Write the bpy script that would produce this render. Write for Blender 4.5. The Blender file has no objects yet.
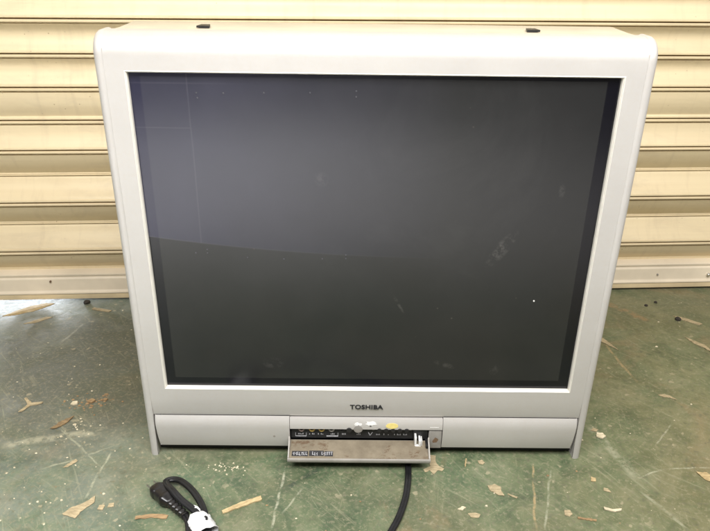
import bpy, bmesh, math, random
from mathutils import Vector, Matrix

random.seed(7)
S = bpy.context.scene
COL = S.collection
R = math.radians
pi = math.pi

# ------------------------------------------------------------------ materials
class NT:
    """small helper around a node tree"""
    def __init__(self, name):
        self.m = bpy.data.materials.new(name)
        self.m.use_nodes = True
        self.t = self.m.node_tree
        self.b = self.t.nodes['Principled BSDF']
        self.out = self.t.nodes['Material Output']
    def n(self, typ, **kw):
        nd = self.t.nodes.new(typ)
        for k, v in kw.items():
            setattr(nd, k, v)
        return nd
    def l(self, a, b):
        self.t.links.new(a, b)
    def coord(self, kind='Object'):
        return self.n('ShaderNodeTexCoord').outputs[kind]
    def mapping(self, src, scale=(1, 1, 1), rot=(0, 0, 0), loc=(0, 0, 0)):
        mp = self.n('ShaderNodeMapping')
        mp.inputs['Scale'].default_value = scale
        mp.inputs['Rotation'].default_value = rot
        mp.inputs['Location'].default_value = loc
        self.l(src, mp.inputs['Vector'])
        return mp.outputs[0]
    def noise(self, src, scale, detail=4, rough=.55, dist=0.0):
        nz = self.n('ShaderNodeTexNoise')
        nz.inputs['Scale'].default_value = scale
        nz.inputs['Detail'].default_value = detail
        nz.inputs['Roughness'].default_value = rough
        nz.inputs['Distortion'].default_value = dist
        self.l(src, nz.inputs['Vector'])
        return nz.outputs['Fac']
    def ramp(self, src, stops, interp='LINEAR'):
        rp = self.n('ShaderNodeValToRGB')
        cr = rp.color_ramp
        cr.interpolation = interp
        while len(cr.elements) < len(stops):
            cr.elements.new(.5)
        for e, (p, c) in zip(cr.elements, stops):
            e.position = p
            e.color = (c, c, c, 1) if isinstance(c, (int, float)) else (*c, 1)
        self.l(src, rp.inputs[0])
        return rp.outputs[0]
    def mix(self, fac, a, b, blend='MIX'):
        mx = self.n('ShaderNodeMix', data_type='RGBA', blend_type=blend)
        for sock, v in ((mx.inputs[0], fac), (mx.inputs[6], a), (mx.inputs[7], b)):
            if isinstance(v, (int, float)):
                sock.default_value = v
            elif isinstance(v, tuple):
                sock.default_value = (*v, 1)
            else:
                self.l(v, sock)
        return mx.outputs[2]
    def math(self, op, a, b=None, c=None, clamp=False):
        nd = self.n('ShaderNodeMath', operation=op, use_clamp=clamp)
        for i, v in enumerate((a, b, c)):
            if v is None:
                continue
            if isinstance(v, (int, float)):
                nd.inputs[i].default_value = v
            else:
                self.l(v, nd.inputs[i])
        return nd.outputs[0]
    def sep(self, src):
        s = self.n('ShaderNodeSeparateXYZ')
        self.l(src, s.inputs[0])
        return s.outputs
    def bump(self, h, strength=.2, dist=.001):
        b = self.n('ShaderNodeBump')
        b.inputs['Strength'].default_value = strength
        b.inputs['Distance'].default_value = dist
        self.l(h, b.inputs['Height'])
        self.l(b.outputs[0], self.b.inputs['Normal'])
    def set(self, **kw):
        for k, v in kw.items():
            k = k.replace('_', ' ')
            s = self.b.inputs[k]
            if isinstance(v, (int, float)):
                s.default_value = v
            elif isinstance(v, tuple):
                s.default_value = (*v, 1)
            else:
                self.l(v, s)


def simple(name, col, rough=.5, metal=0.0, var=.12, scale=60, bump=.0):
    t = NT(name)
    co = t.coord()
    nz = t.noise(co, scale, 4)
    lo = tuple(c * (1 - var) for c in col)
    hi = tuple(min(1, c * (1 + var)) for c in col)
    t.set(Base_Color=t.ramp(nz, [(.3, lo), (.7, hi)]), Roughness=rough, Metallic=metal)
    if bump:
        t.bump(t.noise(co, scale * 3, 3), bump, .0005)
    return t.m


def mat_silver():
    t = NT('silver_plastic')
    co = t.coord()
    grime = t.noise(co, 7, 6, .65)
    fine = t.noise(co, 1400, 2)
    smear = t.noise(t.mapping(co, (3, 3, 22)), 3.0, 5, .6)
    base = t.ramp(grime, [(.25, (.50, .482, .462)), (.65, (.54, .522, .50))])
    base = t.mix(t.ramp(smear, [(.56, 0.0), (.75, .2)]), base, (.48, .44, .39))
    # small dark nicks
    v = t.n('ShaderNodeTexVoronoi')
    v.inputs['Scale'].default_value = 26
    t.l(co, v.inputs['Vector'])
    nick = t.ramp(v.outputs['Distance'], [(.05, 1.0), (.075, 0.0)])
    gate = t.ramp(t.noise(co, 17, 2), [(.57, 0.0), (.61, .6)])
    base = t.mix(t.math('MULTIPLY', nick, gate), base, (.20, .16, .12))
    base = t.mix(t.ramp(fine, [(.3, .06), (.7, 0.0)]), base, (.3, .3, .3))
    # dust settled along the lower panel
    z = t.sep(co)[2]
    dust = t.math('MULTIPLY', t.ramp(t.noise(co, 160, 5, .7), [(.45, 0.0), (.75, 1.0)]), .22)
    base = t.mix(dust, base, (.50, .44, .36))
    t.set(Base_Color=base, Metallic=.25, Roughness=t.ramp(grime, [(.3, .42), (.7, .52)]))
    t.bump(fine, .05, .0003)
    return t.m


def mat_screen():
    t = NT('picture_tube_glass')
    co = t.coord()
    x, y, z = t.sep(co)
    # picture area against the black matte border
    def edge(v, a, b, s=.0015):
        return t.n_map(v, a - s, a + s, 0, 1) if False else None
    ax = t.math('ABSOLUTE', x)
    inx = t.math('SMOOTH_MIN', 1.0, t.math('MULTIPLY', t.math('SUBTRACT', .3280, ax), 500, clamp=True), .01)
    inz0 = t.math('MULTIPLY', t.math('SUBTRACT', z, .1585), 500, clamp=True)
    inz1 = t.math('MULTIPLY', t.math('SUBTRACT', .6630, z), 500, clamp=True)
    inner = t.math('MULTIPLY', t.math('MULTIPLY', inx, inz0), inz1)
    dustn = t.noise(co, 5, 7, .65)
    grey = t.ramp(dustn, [(.3, (.0155, .016, .0165)), (.7, (.0205, .0205, .021))])
    base = t.mix(inner, (.004, .004, .007), grey)
    # bluish reflection painted into the upper left of the glass (crisp curved lower edge)
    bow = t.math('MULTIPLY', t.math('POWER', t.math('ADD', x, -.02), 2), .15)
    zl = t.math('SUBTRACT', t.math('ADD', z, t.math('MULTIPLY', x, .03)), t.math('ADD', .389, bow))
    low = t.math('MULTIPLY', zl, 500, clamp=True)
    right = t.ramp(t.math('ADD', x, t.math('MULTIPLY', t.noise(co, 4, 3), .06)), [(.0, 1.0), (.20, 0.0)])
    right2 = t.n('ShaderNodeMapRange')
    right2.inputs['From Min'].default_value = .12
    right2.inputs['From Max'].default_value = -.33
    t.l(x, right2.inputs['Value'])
    refl = t.math('MULTIPLY', low, right2.outputs[0])
    refl = t.math('MULTIPLY', refl, t.ramp(t.noise(co, 3.2, 5, .6), [(.25, .55), (.7, 1.0)]))
    base = t.mix(t.math('MULTIPLY', refl, .065), base, (.32, .32, .66))
    # edge lines of the painted reflection: one upright, one level line
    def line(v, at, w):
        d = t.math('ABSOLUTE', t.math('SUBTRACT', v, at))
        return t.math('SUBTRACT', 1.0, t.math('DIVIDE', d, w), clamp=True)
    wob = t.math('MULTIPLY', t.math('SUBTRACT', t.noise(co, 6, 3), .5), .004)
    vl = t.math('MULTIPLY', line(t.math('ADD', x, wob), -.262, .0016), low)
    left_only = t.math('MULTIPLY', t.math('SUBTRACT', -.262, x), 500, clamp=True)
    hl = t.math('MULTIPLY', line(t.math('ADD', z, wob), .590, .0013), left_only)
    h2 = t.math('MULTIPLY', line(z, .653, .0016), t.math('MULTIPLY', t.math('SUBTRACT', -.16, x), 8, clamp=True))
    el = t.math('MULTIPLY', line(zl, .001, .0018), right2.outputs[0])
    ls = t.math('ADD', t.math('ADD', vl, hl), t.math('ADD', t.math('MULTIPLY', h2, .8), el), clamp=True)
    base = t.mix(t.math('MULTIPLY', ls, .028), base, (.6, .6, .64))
    # dust and fine wipe marks
    haze = t.noise(t.mapping(co, (1, 1, 1), (0, R(35), 0), (2, 0, 5)), 3.4, 7, .72, 1.2)
    base = t.mix(t.ramp(haze, [(.54, 0.0), (.80, .016)]), base, (.45, .45, .44))
    for (sx, sz, rx, rz, rot, am) in ((.205, .405, .012, .040, 35, .10), (.285, .50, .006, .012, 0, .07), (.130, .190, .022, .006, 20, .07), (-.075, .515, .012, .014, 0, .03), (.215, .180, .010, .012, 40, .05),
                                     (.045, .310, .003, .03, -30, .07), (-.16, .19, .02, .012, 0, .05)):
        ca, sa = math.cos(R(rot)), math.sin(R(rot))
        px = t.math('SUBTRACT', x, sx)
        pz = t.math('SUBTRACT', z, sz)
        a1 = t.math('ADD', t.math('MULTIPLY', px, ca / rx), t.math('MULTIPLY', pz, -sa / rx))
        a2 = t.math('ADD', t.math('MULTIPLY', px, sa / rz), t.math('MULTIPLY', pz, ca / rz))
        dd = t.math('ADD', t.math('MULTIPLY', a1, a1), t.math('MULTIPLY', a2, a2))
        k = t.math('MULTIPLY', t.math('SUBTRACT', 1.0, dd, clamp=True), t.ramp(t.noise(co, 85, 5, .75), [(.46, 0.0), (.62, am)]))
        base = t.mix(k, base, (.5, .48, .44))
    v = t.n('ShaderNodeTexVoronoi')
    v.inputs['Scale'].default_value = 62
    t.l(co, v.inputs['Vector'])
    sp = t.ramp(v.outputs['Distance'], [(.07, 1.0), (.10, 0.0)])
    gate = t.ramp(t.noise(co, 9, 2), [(.60, 0.0), (.66, 1.0)])
    base = t.mix(t.math('MULTIPLY', t.math('MULTIPLY', sp, gate), .07), base, (.55, .5, .42))
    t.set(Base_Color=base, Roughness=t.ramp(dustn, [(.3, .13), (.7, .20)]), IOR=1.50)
    t.b.inputs['Specular IOR Level'].default_value = .5
    return t.m


def mat_shutter():
    t = NT('cream_shutter_paint')
    co = t.coord()
    x, y, z = t.sep(co)
    band = t.noise(t.mapping(co, (.6, 8, 26)), 2.2, 6, .6)
    blot = t.noise(t.mapping(co, (1.2, 1, 3)), 5, 6, .65)
    base = t.ramp(band, [(.25, (.655, .54, .345)), (.55, (.70, .585, .38)), (.85, (.715, .61, .41))])
    base = t.mix(t.ramp(blot, [(.55, 0.0), (.85, .38)]), base, (.52, .40, .24))
    drip = t.noise(t.mapping(co, (30, 8, 1.6)), 1.6, 5, .6)
    base = t.mix(t.ramp(drip, [(.54, 0.0), (.74, .26)]), base, (.45, .35, .23))
    scr = t.noise(t.mapping(co, (1.4, 1, 150), (0, R(1.0), 0)), 2.0, 4, .7)
    base = t.mix(t.ramp(scr, [(.60, 0.0), (.72, .22)]), base, (.46, .36, .26))
    # soot and handling grime, patchy along single slats
    soot = t.noise(t.mapping(co, (1.6, 1, 6), (0, 0, 0), (3, 0, 1.3)), 2.6, 7, .72, .8)
    base = t.mix(t.ramp(soot, [(.50, 0.0), (.74, .32)]), base, (.38, .31, .22))
    v = t.n('ShaderNodeTexVoronoi')
    v.inputs['Scale'].default_value = 60
    t.l(co, v.inputs['Vector'])
    sp = t.ramp(v.outputs['Distance'], [(.07, 1.0), (.11, 0.0)])
    gate = t.ramp(t.noise(co, 5, 3), [(.56, 0.0), (.62, .6)])
    base = t.mix(t.math('MULTIPLY', sp, gate), base, (.25, .16, .08))
    t.set(Base_Color=base, Roughness=t.ramp(blot, [(.3, .34), (.8, .52)]))
    t.bump(t.noise(co, 40, 4), .06, .002)
    return t.m


def mat_floor():
    t = NT('worn_green_floor_paint')
    co = t.coord()
    x, y, z = t.sep(co)
    big = t.noise(co, 2.6, 8, .62, .6)
    mid = t.noise(co, 13, 8, .70, .6)
    fine = t.noise(co, 150, 6, .72)
    base = t.ramp(mid, [(.36, (.042, .072, .040)), (.47, (.078, .114, .062)), (.55, (.110, .145, .078)), (.67, (.170, .188, .115))])
    base = t.mix(t.ramp(big, [(.44, 0.0), (.60, .8)]), base, t.mix(t.ramp(mid, [(.4, 0.0), (.6, 1.0)]), (.108, .118, .064), (.160, .155, .088)))
    # brown worn patches, most of them on the right by the shutter
    wb = t.noise(t.mapping(co, (1, 1.2, 1), (0, 0, .5), (3.3, 1.2, 0)), 4.2, 7, .7, .9)
    bx = t.n('ShaderNodeMapRange')
    bx.inputs['From Min'].default_value = .15
    bx.inputs['From Max'].default_value = .75
    bx.inputs['To Min'].default_value = 0
    bx.inputs['To Max'].default_value = .07
    t.l(t.math('ADD', x, t.math('MULTIPLY', y, .4)), bx.inputs['Value'])
    wb = t.math('ADD', wb, bx.outputs[0])
    base = t.mix(t.ramp(wb, [(.57, 0.0), (.67, .6)]), base, (.215, .158, .088))
    # bottle-green flashes where the paint is whole
    g = t.noise(t.mapping(co, (1, 1, 1), (0, 0, 0), (9, 4, 0)), 8, 7, .72, 1.0)
    base = t.mix(t.ramp(g, [(.56, 0.0), (.66, .5)]), base, (.062, .118, .064))
    # greyer, paler mix towards the left
    gx = t.n('ShaderNodeMapRange')
    gx.inputs['From Min'].default_value = -.22
    gx.inputs['From Max'].default_value = -.70
    t.l(x, gx.inputs['Value'])
    gd = t.math('MULTIPLY', gx.outputs[0], t.ramp(t.noise(co, 5.3, 7, .68, .5), [(.38, .25), (.60, .9)]))
    base = t.mix(gd, base, (.220, .235, .212))
    ox = t.n('ShaderNodeMapRange')
    ox.inputs['From Min'].default_value = .05
    ox.inputs['From Max'].default_value = .65
    t.l(x, ox.inputs['Value'])
    od = t.math('MULTIPLY', ox.outputs[0], t.ramp(t.noise(t.mapping(co, (1, 1, 1), (0, 0, 0), (4, 7, 0)), 4.6, 7, .68, .5), [(.36, .15), (.62, .6)]))
    base = t.mix(od, base, t.mix(t.ramp(mid, [(.4, 0.0), (.6, 1.0)]), (.190, .180, .090), (.245, .225, .120)))
    # darker ragged patch beside the set, left
    dx = t.math('DIVIDE', t.math('ADD', x, .60), .30)
    dy = t.math('DIVIDE', t.math('SUBTRACT', y, .25), .30)
    rr = t.math('ADD', t.math('MULTIPLY', dx, dx), t.math('MULTIPLY', dy, dy))
    rr = t.math('ADD', rr, t.math('MULTIPLY', t.math('SUBTRACT', t.noise(co, 6, 7, .72), .5), 3.2))
    base = t.mix(t.ramp(rr, [(.2, .62), (1.1, 0.0)]), base, (.066, .072, .056))
    # scratches: several directions of stretched noise
    for i, (ang, sc, thr, am, c) in enumerate((
            (62, 1.0, .585, .45, (.32, .32, .22)), (-35, 1.3, .60, .35, (.30, .31, .20)), (48, .7, .58, .5, (.30, .29, .19)), (38, 1.2, .59, .45, (.31, .30, .20)),
            (100, .9, .60, .35, (.34, .31, .20)), (22, 1.5, .62, .4, (.36, .34, .25)), (-62, .8, .60, .4, (.06, .08, .05)))):
        mp = t.mapping(t.mapping(co, (1, 1, 1), (0, 0, R(ang))), (2.6 * sc, 78 * sc, 1), (0, 0, 0), (i * 3.1, i * 1.7, 0))
        nz = t.noise(mp, 2.1, 5, .66, .5)
        br = t.ramp(t.noise(t.mapping(co, (1, 1, 1), (0, 0, 0), (i, 2 * i, 0)), 7 + i, 4), [(.47, 0.0), (.58, 1.0)])
        k = t.math('MULTIPLY', t.ramp(nz, [(thr, 0.0), (thr + .07, am * .8)]), br)
        base = t.mix(k, base, c)
    # single long scratches and scuffs, where they lie on the floor
    ragged = t.noise(co, 42, 5, .75)
    wobx = t.math('MULTIPLY', t.math('SUBTRACT', t.noise(co, 9, 3), .5), .022)
    for (x0, y0, x1, y1, w, am, c) in SCRATCHES:
        L = math.hypot(x1 - x0, y1 - y0)
        ux, uy = (x1 - x0) / L, (y1 - y0) / L
        px = t.math('SUBTRACT', x, x0)
        py = t.math('SUBTRACT', y, y0)
        al = t.math('ADD', t.math('MULTIPLY', px, ux), t.math('MULTIPLY', py, uy))
        ac = t.math('ADD', t.math('SUBTRACT', t.math('MULTIPLY', px, -uy), t.math('MULTIPLY', py, -ux)), wobx)
        end = t.math('MULTIPLY', t.math('MULTIPLY', al, 60, clamp=True), t.math('MULTIPLY', t.math('SUBTRACT', L, al), 60, clamp=True))
        wv = t.math('SUBTRACT', 1.0, t.math('DIVIDE', t.math('ABSOLUTE', ac), w), clamp=True)
        rg = t.ramp(ragged, [(.40, 0.0), (.56, am)])
        base = t.mix(t.math('MULTIPLY', t.math('MULTIPLY', t.math('MULTIPLY', wv, 1.6, clamp=True), end), rg), base, c)
    # fine dirt, light and dark
    base = t.mix(t.ramp(fine, [(.51, 0.0), (.66, .7)]), base, (.30, .27, .18))
    base = t.mix(t.ramp(t.noise(co, 75, 6, .74), [(.54, 0.0), (.66, .6)]), base, (.055, .066, .042))
    for sc, th, gs in ((30, .10, 6.5), (62, .12, 9.0)):
        v = t.n('ShaderNodeTexVoronoi')
        v.inputs['Scale'].default_value = sc
        wp = t.n('ShaderNodeVectorMath', operation='ADD')
        nz = t.n('ShaderNodeTexNoise')
        nz.inputs['Scale'].default_value = 60
        t.l(co, nz.inputs['Vector'])
        sc_ = t.n('ShaderNodeVectorMath', operation='SCALE')
        sc_.inputs['Scale'].default_value = .020
        t.l(nz.outputs['Color'], sc_.inputs[0])
        t.l(co, wp.inputs[0])
        t.l(sc_.outputs[0], wp.inputs[1])
        t.l(wp.outputs[0], v.inputs['Vector'])
        cs = t.n('ShaderNodeSeparateColor')
        t.l(v.outputs['Color'], cs.inputs[0])
        sp = t.math('MULTIPLY', t.math('SUBTRACT', t.math('MULTIPLY', cs.outputs[0], th * 2.2), v.outputs['Distance']), 30, clamp=True)
        gate = t.ramp(t.noise(co, gs, 3), [(.50, 0.0), (.58, .55)])
        base = t.mix(t.math('MULTIPLY', sp, gate), base, (.37, .325, .215))
    # unseen floor towards the camera made pale, to brighten the screen's reflection
    far = t.n('ShaderNodeMapRange', interpolation_type='SMOOTHSTEP')
    far.inputs['From Min'].default_value = -.35
    far.inputs['From Max'].default_value = -1.2
    t.l(t.math('ADD', y, t.math('MULTIPLY', t.math('SUBTRACT', big, .5), .5)), far.inputs['Value'])
    base = t.mix(far.outputs[0], base, (.46, .45, .43))
    t.set(Base_Color=base, Roughness=t.ramp(mid, [(.36, .30), (.64, .62)]))
    t.b.inputs['Specular IOR Level'].default_value = .4
    h = t.math('ADD', t.math('MULTIPLY', mid, .6), t.math('MULTIPLY', fine, .25))
    t.bump(h, .35, .003)
    return t.m


PALE, TAN, DK = (.36, .36, .26), (.36, .27, .14), (.04, .055, .04)
SCRATCHES = ((-0.144, -0.032, -0.149, -0.176, 0.0028, 0.90, PALE),
             (-0.104, -0.075, -0.138, -0.142, 0.0022, 0.70, PALE),
             (0.299, -0.015, 0.267, -0.171, 0.0026, 0.90, TAN),
             (0.329, -0.033, 0.281, -0.171, 0.0024, 0.80, PALE),
             (-0.455, -0.042, -0.578, 0.069, 0.0022, 0.70, PALE),
             (-0.458, 0.009, -0.465, -0.114, 0.0026, 0.80, PALE),
             (0.429, 0.095, 0.473, -0.056, 0.0120, 0.60, PALE),
             (0.468, -0.051, 0.533, -0.030, 0.0022, 0.90, PALE),
             (0.531, -0.030, 0.614, -0.021, 0.0024, 0.90, PALE),
             (0.535, 0.033, 0.593, 0.104, 0.0018, 0.80, PALE),
             (-0.663, 0.017, -0.489, 0.065, 0.0140, 0.75, (.34, .33, .24)),
             (0.551, 0.451, 0.580, 0.226, 0.0040, 0.80, TAN),
             (0.629, 0.595, 0.706, 0.493, 0.0140, 0.70, (.30, .19, .09)),
             (-0.565, -0.045, -0.448, 0.023, 0.0030, 0.60, PALE),
             (-0.688, 0.361, -0.669, 0.466, 0.0040, 0.80, (.30, .30, .24)),
             (-0.077, -0.028, -0.142, -0.087, 0.0070, 0.70, DK),
             (0.464, -0.080, 0.509, -0.169, 0.0040, 0.60, PALE))


def mat_lid():
    t = NT('dirty_tan_lid')
    co = t.coord()
    a = t.noise(co, 35, 6, .7)
    base = t.ramp(a, [(.35, (.150, .122, .082)), (.65, (.220, .184, .128))])
    b = t.noise(t.mapping(co, (1, 1.6, 1), (0, 0, 0), (2, 5, 1)), 95, 5, .7)
    gate = t.ramp(t.noise(co, 22, 3), [(.52, 0.0), (.58, 1.0)])
    base = t.mix(t.math('MULTIPLY', t.ramp(b, [(.52, 0.0), (.60, .85)]), gate), base, (.10, .058, .028))
    t.set(Base_Color=base, Roughness=.7)
    return t.m


def mat_chip(name, c1, c2):
    t = NT(name)
    co = t.coord()
    a = t.noise(t.mapping(co, (.5, 1.6, 1)), 150, 6, .7)
    t.set(Base_Color=t.ramp(a, [(.38, c1), (.62, c2)]), Roughness=.8)
    t.bump(a, .5, .001)
    return t.m


M = {}
M['silver'] = mat_silver()
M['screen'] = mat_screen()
M['shutter'] = mat_shutter()
M['floor'] = mat_floor()
M['lid'] = mat_lid()
M['flap'] = simple('dirty_grey_flap', (.34, .32, .29), .5, .1, .12, 40)
M['bar'] = simple('pale_bar_paint', (.72, .625, .48), .45, 0, .10, 9)
M['rubber'] = simple('bar_foot_strip', (.66, .53, .33), .6, 0, .15, 12)
M['cabinet'] = simple('cabinet_plastic', (.52, .47, .37), .5, 0, .08, 14)
M['dark'] = simple('black_plastic', (.012, .012, .013), .45, 0, .3, 50)
M['cord'] = simple('black_cord_rubber', (.008, .008, .009), .40, 0, .35, 60, .1)
M['plug'] = simple('black_plug_rubber', (.009, .008, .008), .30, 0, .35, 80, .1)
M['metal'] = simple('bright_metal', (.75, .74, .72), .28, 1, .1, 80)
M['white'] = simple('white_print', (.72, .72, .70), .6, 0, .1, 200)
M['faint'] = simple('faint_print', (.42, .42, .44), .6, 0, .25, 300)
M['tape'] = simple('white_tape', (.64, .64, .63), .5, 0, .18, 90, .8)
M['logo'] = simple('dark_lettering', (.018, .018, .020), .4, 0, .1, 200)
M['yellow'] = simple('yellow_paper', (.70, .58, .20), .6, 0, .06, 200)
M['amber'] = simple('amber_ring', (.42, .29, .08), .45, 0, .06, 200)
M['redring'] = simple('red_ring', (.24, .18, .165), .45, 0, .06, 200)
M['grey'] = simple('grey_key', (.27, .255, .235), .5, 0, .08, 120)
M['brown'] = simple('brown_smudge', (.16, .10, .06), .7, 0, .25, 300)
M['ivory'] = simple('ivory_trim', (.80, .77, .70), .4, 0, .05, 60)
M['chip'] = mat_chip('pale_paint_flake', (.28, .225, .13), (.45, .365, .225))
M['wood'] = mat_chip('wood_splinter', (.34, .25, .125), (.53, .41, .22))
M['leaf'] = mat_chip('dead_leaf', (.15, .10, .05), (.26, .18, .09))
M['bark'] = mat_chip('brown_fragment', (.22, .14, .07), (.36, .24, .12))
M['grit'] = mat_chip('pale_grit', (.46, .40, .27), (.70, .62, .45))
M['pebble'] = mat_chip('dark_pebble', (.02, .018, .015), (.05, .04, .03))

# ------------------------------------------------------------------ objects
def link(name, me, mat=None, parent=None):
    o = bpy.data.objects.new(name, me)
    COL.objects.link(o)
    if mat is not None and me is not None:
        me.materials.append(M[mat] if isinstance(mat, str) else mat)
    if parent is not None:
        o.parent = parent
    return o

def tag(o, label=None, cat=None, group=None, kind=None):
    for k, v in (('label', label), ('category', cat), ('group', group), ('kind', kind)):
        if v:
            o[k] = v
    return o

def empty(name, loc=(0, 0, 0), rz=0):
    o = bpy.data.objects.new(name, None)
    o.empty_display_size = .05
    o.location = loc
    o.rotation_euler = (0, 0, rz)
    COL.objects.link(o)
    return o

class MB:
    def __init__(self):
        self.bm = bmesh.new()
    def face(self, pts):
        try:
            return self.bm.faces.new([self.bm.verts.new(p) for p in pts])
        except ValueError:
            return None
    def grid(self, rows, close_u=False):
        """rows: list of equally long lists of points"""
        vs = [[self.bm.verts.new(p) for p in r] for r in rows]
        n = len(rows[0])
        for a, b in zip(vs[:-1], vs[1:]):
            for i in range(n if close_u else n - 1):
                j = (i + 1) % n
                try:
                    self.bm.faces.new((a[i], a[j], b[j], b[i]))
                except ValueError:
                    pass
        return vs
    def cap(self, loop):
        try:
            self.bm.faces.new(loop)
        except ValueError:
            pass
    def box(self, x0, x1, y0, y1, z0, z1, bev=0.0, seg=2, mtx=None):
        t = bmesh.new()
        bmesh.ops.create_cube(t, size=1)
        for v in t.verts:
            v.co = Vector(((x0 + x1) / 2 + v.co.x * (x1 - x0), (y0 + y1) / 2 + v.co.y * (y1 - y0), (z0 + z1) / 2 + v.co.z * (z1 - z0)))
        if bev:
            bmesh.ops.bevel(t, geom=t.edges[:], offset=bev, segments=seg, affect='EDGES', profile=.6)
        self.merge(t, mtx)
    def merge(self, t, mtx=None):
        if mtx is not None:
            t.transform(mtx)
        me = bpy.data.meshes.new('tmp')
        t.to_mesh(me)
        t.free()
        self.bm.from_mesh(me)
        bpy.data.meshes.remove(me)
    def cyl(self, c, r0, r1, h, axis='y', seg=20, bev=0):
        t = bmesh.new()
        bmesh.ops.create_cone(t, cap_ends=True, segments=seg, radius1=r0, radius2=r1, depth=h)
        if bev:
            es = [e for e in t.edges if abs(e.verts[0].co.z - e.verts[1].co.z) < 1e-6]
            bmesh.ops.bevel(t, geom=es, offset=bev, segments=2, affect='EDGES', profile=.6)
        m = Matrix.Translation(c)
        if axis == 'y':
            m = m @ Matrix.Rotation(R(90), 4, 'X')
        elif axis == 'x':
            m = m @ Matrix.Rotation(R(90), 4, 'Y')
        self.merge(t, m)
    def ring(self, c, ro, ri, d, seg=22):
        """annulus facing -Y with depth d"""
        x, y, z = c
        prof = [(ri, y + d), (ri, y), (ro, y), (ro, y + d)]
        rows = []
        for k in range(seg + 1):
            a = 2 * pi * k / seg
            rows.append([(x + math.cos(a) * r, yy, z + math.sin(a) * r) for r, yy in prof])
        self.grid(rows)
    def tube(self, pts, rx, rz=None, seg=10, taper=None, twin=False, square=False):
        rz = rz or rx
        pts = [Vector(p) for p in pts]
        loops = []
        for i, p in enumerate(pts):
            d = (pts[min(i + 1, len(pts) - 1)] - pts[max(i - 1, 0)]).normalized()
            s = d.cross(Vector((0, 0, 1)))
            s = s.normalized() if s.length > 1e-5 else Vector((1, 0, 0))
            u = s.cross(d).normalized()
            f = taper(i / (len(pts) - 1)) if taper else 1
            def q_(a):
                c_, s_ = math.cos(a), math.sin(a)
                if twin:                       # two cores side by side
                    return c_, s_ * (.55 + .75 * abs(c_))
                if square:                     # flat sides with soft corners
                    return math.copysign(abs(c_) ** .55, c_), math.copysign(abs(s_) ** .55, s_)
                return c_, s_
            uv = [q_(2 * pi * k / seg) for k in range(seg)]
            loops.append([p + s * a_ * rx * f + u * b_ * rz * f for a_, b_ in uv])
        vs = self.grid(loops, True)
        self.cap(vs[0][::-1])
        self.cap(vs[-1])
    def build(self, name, mat, parent=None, smooth=40, weld=True):
        if weld:
            bmesh.ops.remove_doubles(self.bm, verts=self.bm.verts[:], dist=1e-6)
        bmesh.ops.recalc_face_normals(self.bm, faces=self.bm.faces[:])
        me = bpy.data.meshes.new(name)
        self.bm.to_mesh(me)
        self.bm.free()
        if smooth:
            for p in me.polygons:
                p.use_smooth = True
            me.set_sharp_from_angle(angle=R(smooth))
        return link(name, me, mat, parent)

def spline(ctrl, n=10):
    """Catmull-Rom through control points"""
    P = [Vector(p) for p in ctrl]
    P = [P[0] * 2 - P[1]] + P + [P[-1] * 2 - P[-2]]
    out = []
    for i in range(1, len(P) - 2):
        a, b, c, d = P[i - 1:i + 3]
        for k in range(n):
            t = k / n
            out.append(.5 * ((2 * b) + (c - a) * t + (2 * a - 5 * b + 4 * c - d) * t * t + (3 * b - a - 3 * c + d) * t ** 3))
    out.append(P[-2])
    return out

# ------------------------------------------------------------------ floor
mb = MB()
mb.face([(-14, -16, 0), (14, -16, 0), (14, 1.2, 0), (-14, 1.2, 0)])
fl = mb.build('floor', 'floor', None, 0)
tag(fl, 'worn green painted concrete floor with scratches and dirt', 'floor', None, 'structure')

# ------------------------------------------------------------------ shutter
SY, SROT = 0.6234, R(3.669)
sh = empty('roller_shutter', (0, SY, 0), SROT)
tag(sh, 'cream corrugated metal roller shutter closed down to the floor behind the television', 'shutter')
HALF = 2.4
# (z, depth, kind): ridge = slat lip standing forward, valley = shallow fold further back
bounds = [(.0755, .026, 'v'), (.1379, .000, 'r'), (.1965, .032, 'v'), (.2645, .000, 'r'), (.3210, .030, 'v'),
          (.3924, .000, 'r'), (.4590, .014, 'm'), (.5357, .000, 'r'), (.6072, .006, 'r'), (.6808, .000, 'r')]
z = .6808
for i in range(18):
    z += .0735
    bounds.append((z, .004 * (i % 2 == 0), 'r'))
prof = []
for (z0, d0, k0), (z1, d1, k1) in zip(bounds[:-1], bounds[1:]):
    # lower lip of this slat
    if k0 in ('r', 'm'):
        prof += [(d0 + .012, z0 - .0008), (d0 + .0004, z0 - .0004), (d0 - .0032, z0 + .0012), (d0 - .0030, z0 + .0045), (d0 + .0004, z0 + .0065)]
        s = z0 + .0080
    else:
        prof += [(d0 + .0035, z0 - .0015), (d0 - .0005, z0), (d0 - .0012, z0 + .002), (d0 + .0012, z0 + .0036), (d0 - .0006, z0 + .0050), (d0 + .0010, z0 + .0066)]
        s = z0 + .0075
    # body, gently bulged between the two boundaries
    end = z1 - (.0130 if k1 in ('r', 'm') else .004)
    n = 9
    for j in range(n + 1):
        f = j / n
        dd = d0 + (d1 - d0) * f
        if k0 == 'r' and k1 == 'r':          # dished slat
            bul = .0120 * math.sin(pi * f ** 1.25)
        elif k1 in ('v', 'm') :              # folds back: leans away under the lip above
            bul = .004 * math.sin(pi * f)
        else:
            bul = -.0035 * math.sin(pi * f)
        prof.append((dd + .001 + bul, s + (end - s) * f))
    if k1 in ('r', 'm'):
        # reddish lap line, then the hooked lip of the slat above with a dark slot
        prof += [(d1 + .0052, z1 - .0118), (d1 + .0050, z1 - .0104), (d1 - .0012, z1 - .0092), (d1 - .0040, z1 - .0078), (d1 - .0044, z1 - .0050), (d1 - .0022, z1 - .0032), (d1 + .012, z1 - .0028)]
mb = MB()
xs = [-HALF + 2 * HALF * i / 24 for i in range(25)]
mb.grid([[(x, d, z) for x in xs] for d, z in prof])
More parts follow.
